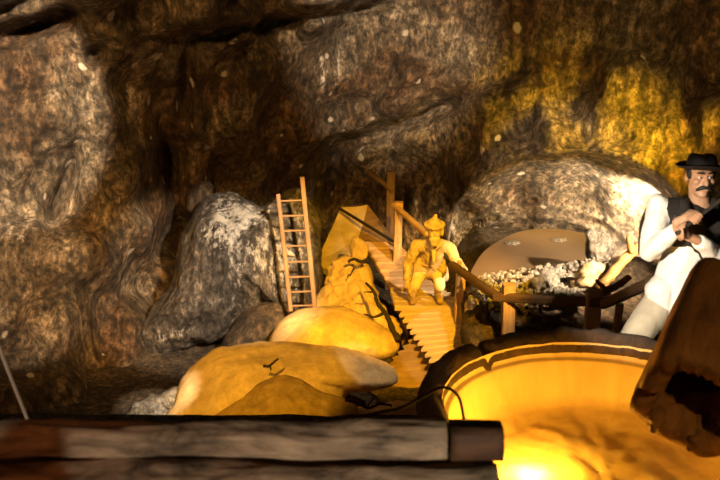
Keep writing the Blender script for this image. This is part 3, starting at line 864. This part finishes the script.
    f.build('hair', M['hair'], root, .007, 3)
    f = Fig()
    for s in (-1, 1): f.chain([hc + Vector((s * .002, -.1, -.046)), hc + Vector((s * .022, -.094, -.05)), hc + Vector((s * .042, -.076, -.066)), hc + Vector((s * .046, -.068, -.076))], [.012, .0125, .008, .004])
    f.build('moustache', M['hair'], root, .004, 3)
    for s in (-1, 1):
        f = Fig(); f.chain([hc + Vector((s * .014, -.093, .032)), hc + Vector((s * .03, -.09, .037)), hc + Vector((s * .048, -.074, .03))], [.005, .006, .004])
        f.build('eyebrow', M['hair'], root, .003, 2)
        f = Fig(); f.ell(hc + Vector((s * .029, -.0745, .006)), (.014, .012, .0085)); e = f.build('eye', M['eye'], root, .003, 1)
        f = Fig(); f.ell(hc + Vector((s * .029, -.0845, .006)), (.0062, .004, .0062)); f.build('pupil', M['hair'], e, .0015, 1)
    bm = bmesh.new(); tube_bm(bm, [r0.lerp(r1, t / 6) for t in range(7)], [.0115] * 7, 12)
    tag(recentre(mesh_obj('stick', bm, M['twig'])), 'dark stick gripped in both hands of the man in the hat', 'stick', None, 'thing')
man()

def miner():
    Y = 9.45
    A = lambda x, y, d=0.0: at(x, y, Y + d)
    zf = at(430, 306, 9.28).z
    root = thing('person', 'person bending forward on the stairs in pale work clothes and cap, hand on rail', 'person', Vector((A(425, 300).x, Y, zf)))
    hc = A(434.5, 230, -.28); sc = .98
    V = Vector
    f = Fig()
    f.ell(hc + V((0, .02, .02)), (.078, .09, .095)).ell(hc + V((0, -.02, -.045)), (.06, .062, .07))
    f.cap(hc + V((0, -.075, .01)), hc + V((0, -.1, -.02)), .01, .016).cap(hc + V((-.03, -.068, .025)), hc + V((.03, -.068, .025)), .014)
    f.cap(hc + V((-.018, -.07, -.058)), hc + V((.018, -.07, -.058)), .009)
    for s in (-1, 1): f.ell(hc + V((s * .08, .015, -.005)), (.009, .02, .03))
    nb = A(433, 243, -.12)
    f.cap(hc, nb, .055, .062)
    ch, hp = A(433, 253, -.02), A(429, 268, .1)
    f.cap(nb, ch, .08, .12).cap(ch, hp, .12, .12)
    s1, e1, w1 = A(416, 246, -.06), A(408, 264, -.02), A(407, 279, -.12)
    s2, e2, w2 = A(449, 247, -.06), A(455, 260, -.14), A(461, 267, -.26)
    f.cap(nb, s1, .075, .06).cap(nb, s2, .075, .06)
    f.chain([s1, e1, w1], [.052, .042, .03]).chain([s2, e2, w2], [.052, .042, .03])
    # hanging hand, fingers lightly curled
    d = V((0, -.1, -1)).normalized()
    f.cap(w1, w1 + d * .075, .03, .034)
    for i in range(4):
        b = w1 + d * .085 + V((.012 - .0 * i, -.03 + .021 * i, 0))
        L = (.07, .08, .075, .06)[i]
        f.chain([b, b + d * L * .5 + V((.006, 0, 0)), b + d * L * .85 + V((.022, 0, .004)), b + d * L + V((.04, 0, .012))], [.0105, .010, .009, .008])
    f.chain([w1 + d * .03 + V((0, -.03, 0)), w1 + d * .07 + V((.015, -.052, 0)), w1 + d * .105 + V((.028, -.05, 0))], [.014, .011, .009])
    q = at(463, 270.5, 8.98); rd = (at(497, 297, 7.75) - at(452, 265, 9.1)).normalized()
    grip(f, q, rd, q + V((-.03, .05, .075)), .04, 1.15, 1)
    f.cap(w2, q + V((-.03, .05, .075)), .03)
    h1, k1, a1 = A(422, 269, .08), A(415, 285, -.06), V((A(412, 303).x, Y - .0, zf + .07))
    h2, k2, a2 = A(437, 269, .08), A(440, 286, -.06), V((A(439, 303).x, Y + .02, zf + .07))
    for h, k, a in ((h1, k1, a1), (h2, k2, a2)): f.chain([h, k, a], [.08, .055, .04]).cap(a - V((0, 0, .03)), a + V((0, -.14, -.04)), .04, .03)
    f.build('body', M['miner_skin'], root, .007, 3)
    f = Fig()
    for h, k, a in ((h1, k1, a1), (h2, k2, a2)): f.chain([h, k, a + V((0, 0, .05))], [.085, .066, .058])
    f.cap(hp, (h1 + h2) / 2, .11, .10)
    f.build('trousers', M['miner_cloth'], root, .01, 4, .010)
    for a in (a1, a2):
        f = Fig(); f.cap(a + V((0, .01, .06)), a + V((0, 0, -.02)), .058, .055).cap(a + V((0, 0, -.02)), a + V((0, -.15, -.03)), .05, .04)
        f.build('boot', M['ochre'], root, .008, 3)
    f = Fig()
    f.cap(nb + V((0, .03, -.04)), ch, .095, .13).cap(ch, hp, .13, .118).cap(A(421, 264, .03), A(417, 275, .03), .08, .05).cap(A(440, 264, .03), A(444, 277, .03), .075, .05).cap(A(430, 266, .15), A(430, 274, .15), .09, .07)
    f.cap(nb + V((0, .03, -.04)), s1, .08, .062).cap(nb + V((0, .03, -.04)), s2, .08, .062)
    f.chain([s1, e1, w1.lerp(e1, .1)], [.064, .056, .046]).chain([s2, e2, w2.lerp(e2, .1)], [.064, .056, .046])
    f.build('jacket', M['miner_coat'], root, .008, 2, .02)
    f = Fig(); f.chain([ch + V((-.005, -.135, .03)), A(431, 258, -.16), A(430, 265, -.1)], [.014, .012, .012])
    f.build('placket', M['ochre'], root, .006, 1)
    f = Fig()
    for u in range(16):
        t0, t1 = 2 * PI * u / 16, 2 * PI * (u + 1) / 16
        cc = ch.lerp(hp, .62); f.cap(cc + V((.135 * math.cos(t0), .135 * math.sin(t0), 0)), cc + V((.135 * math.cos(t1), .135 * math.sin(t1), 0)), .016)
    f.build('belt', M['ochre'], root, .007, 2)
    f = Fig(); f.chain([nb + V((-.08, -.02, .0)), nb + V((-.03, -.1, -.02)), nb + V((.03, -.1, -.02)), nb + V((.08, -.02, 0)), nb + V((0, .08, .04)), nb + V((-.08, -.02, 0))], [.03] * 6).cap(nb + V((0, -.11, -.03)), nb + V((.0, -.16, -.16)), .03, .018)
    f.build('neckerchief', M['miner_cloth'], root, .008, 2, .004)
    f = Fig(); f.ell(hc + V((0, -.05, -.085)), (.062, .045, .05)).ell(hc + V((0, -.055, -.13)), (.045, .035, .04)).cap(hc + V((-.035, -.075, -.042)), hc + V((.035, -.075, -.042)), .013)
    f.build('beard', M['miner_skin'], root, .006, 2, .004)
    f = Fig(); f.ell(hc + V((0, .02, .05)), (.086, .096, .08)).cap(hc + V((-.07, -.07, .045)), hc + V((.07, -.07, .045)), .014).cap(hc + V((-.03, -.1, .038)), hc + V((.03, -.1, .038)), .012)
    f.chain([hc + V((.1 * math.cos(q), .02 + .1 * math.sin(q), .055 - .02 * math.sin(-q))) for q in [PI * u / 8 for u in range(17)]], [.016] * 17)
    f.cap(hc + V((-.085, .02, .04)), hc + V((-.08, .02, -.05)), .022).cap(hc + V((.085, .02, .04)), hc + V((.08, .02, -.05)), .022)
    f.cap(hc + V((0, .01, .11)), hc + V((.01, .02, .15)), .035, .02)
    f.build('cap', M['miner_coat'], root, .006, 2)
    for s in (-1, 1):
        f = Fig(); f.ell(hc + V((s * .028, -.064, .003)), (.011, .009, .007)); f.build('eye', M['ochre'], root, .004, 1)
miner()

# ------------------------------------------------------------------ lights
def spot(name, loc, tgt, power, col, deg, blend=.3, rad=.05):
    l = bpy.data.lights.new(name, 'SPOT'); l.energy = power; l.color = col; l.spot_size = math.radians(deg); l.spot_blend = blend; l.shadow_soft_size = rad
    o = bpy.data.objects.new(name, l); C.objects.link(o); o.location = loc
    o.rotation_euler = (Vector(tgt) - Vector(loc)).to_track_quat('-Z', 'Y').to_euler(); return o
def point(name, loc, power, col, rad=.05):
    l = bpy.data.lights.new(name, 'POINT'); l.energy = power; l.color = col; l.shadow_soft_size = rad
    o = bpy.data.objects.new(name, l); C.objects.link(o); o.location = loc; return o
YEL = (1.0, .49, .012); WHT = (1.0, .80, .56); AMB = (1.0, .52, .14)
# yellow flood on the stairs, miner and mounds
spot('yellow_flood', (1.6, 3.4, 4.0), at(390, 275, 9.4), 3900, YEL, 25, .4, .04)
spot('yellow_mound_flood', (-1.6, 3.2, 3.6), at(262, 388, 7.5), 1300, YEL, 19, .5, .04)
# white spots out of view; the narrow ones added to brighten patches
spot('white_flood_left', (-1.0, 2.0, 4.6), at(-15, 112, 9), 8200, WHT, 18, .3, .04)
spot('white_flood_left_low', (-.6, 2.0, 3.6), at(8, 285, 8.6), 2600, WHT, 14, .5, .04)
spot('white_flood_back', (.6, 2.0, 4.6), at(390, 40, 12), 7000, WHT, 18, .8, .05)
spot('white_flood_outcrop', (1.5, 3.2, 3.9), at(218, 272, 9.3), 5200, WHT, 18, .5, .05)
spot('white_fill_crust', (.2, 3.0, 3.6), at(156, 404, 7.75), 3000, WHT, 6, .4, .04)  # added narrow spot that whitens the salt crust
spot('white_flood_mounds', (2.6, 4.6, 3.2), at(360, 374, 7.8), 450, WHT, 8, .15, .03)
spot('white_flood_steps', (2.4, 3.6, 3.6), at(452, 345, 8.7), 700, WHT, 8, .1, .03)
spot('white_flood_man', (-.2, 2.6, 2.1), at(684, 262, 5.2), 950, (1, .86, .66), 23, .6, .04)
spot('vault_lamp', at(652, 224, 11.0), at(632, 205, 12), 560, (1, .80, .54), 150, .5, .04)
spot('white_fill_vault', (1.3, 4.6, 2.4), at(560, 182, 11.4), 1500, WHT, 19, .6, .04)  # added front spot, lifts the grey of the vault lip
spot('rubble_fill', (3.3, 6.6, 1.9), at(556, 265, 9.2), 1900, (1, .74, .46), 36, .5, .05)  # unseen spot added off to the right to brighten the rubble
spot('yellow_uplight', at(748, 112, 8.9), at(605, 150, 10.8), 560, (1, .58, .02), 62, 1, .15)
spot('yellow_uplight', at(703, 200, 8.5), at(600, 152, 10.8), 560, (1, .58, .02), 56, 1, .2)
spot('amber_fill_right', (2.5, 2.0, 4.5), at(610, 50, 11.2), 1500, (1, .62, .2), 34, 1, .2)
point('vat_lamp', Vector((at(530, 466, 3.72).x, 3.72, .775)), 36, (1, .47, .04), .035)
spot('log_lamp', (.5, .4, 1.75), (-.12, YL, pz1), 110, WHT, 36, .06, .02)
spot('log_amber_lamp', (-2.6, .6, 2.6), (-1.1, YL, pz1), 50, (1, .3, .08), 40, .4, .03)
spot('rod_fill', (-.9, .8, 2.6), at(12, 388, 3.3), 60, WHT, 16, .3, .03)  # added spot, only there to brighten the rod
spot('trough_fill', (1.9, .9, 3.2), at(690, 350, 3.2), 85, (1, .5, .12), 30, .5, .04)  # added amber spot from the front, lightens the dark trough
spot('amber_fill', (-2.0, 1.2, 4.6), at(200, 130, 10), 1700, AMB, 52, .8, .3)
spot('amber_fill_low', (-1.0, 1.2, 4.0), at(105, 275, 9), 2800, AMB, 16, .7, .1)
w = bpy.data.worlds.new('cave_gloom'); bpy.context.scene.world = w; w.use_nodes = True
w.node_tree.nodes['Background'].inputs[0].default_value = (1, .6, .28, 1); w.node_tree.nodes['Background'].inputs[1].default_value = .012
sc = bpy.context.scene
sc.view_settings.view_transform = 'Standard'; sc.view_settings.look = 'None'; sc.view_settings.exposure = 0; sc.view_settings.gamma = 1
sc.view_settings.use_curve_mapping = False
sc.cycles.use_denoising = True
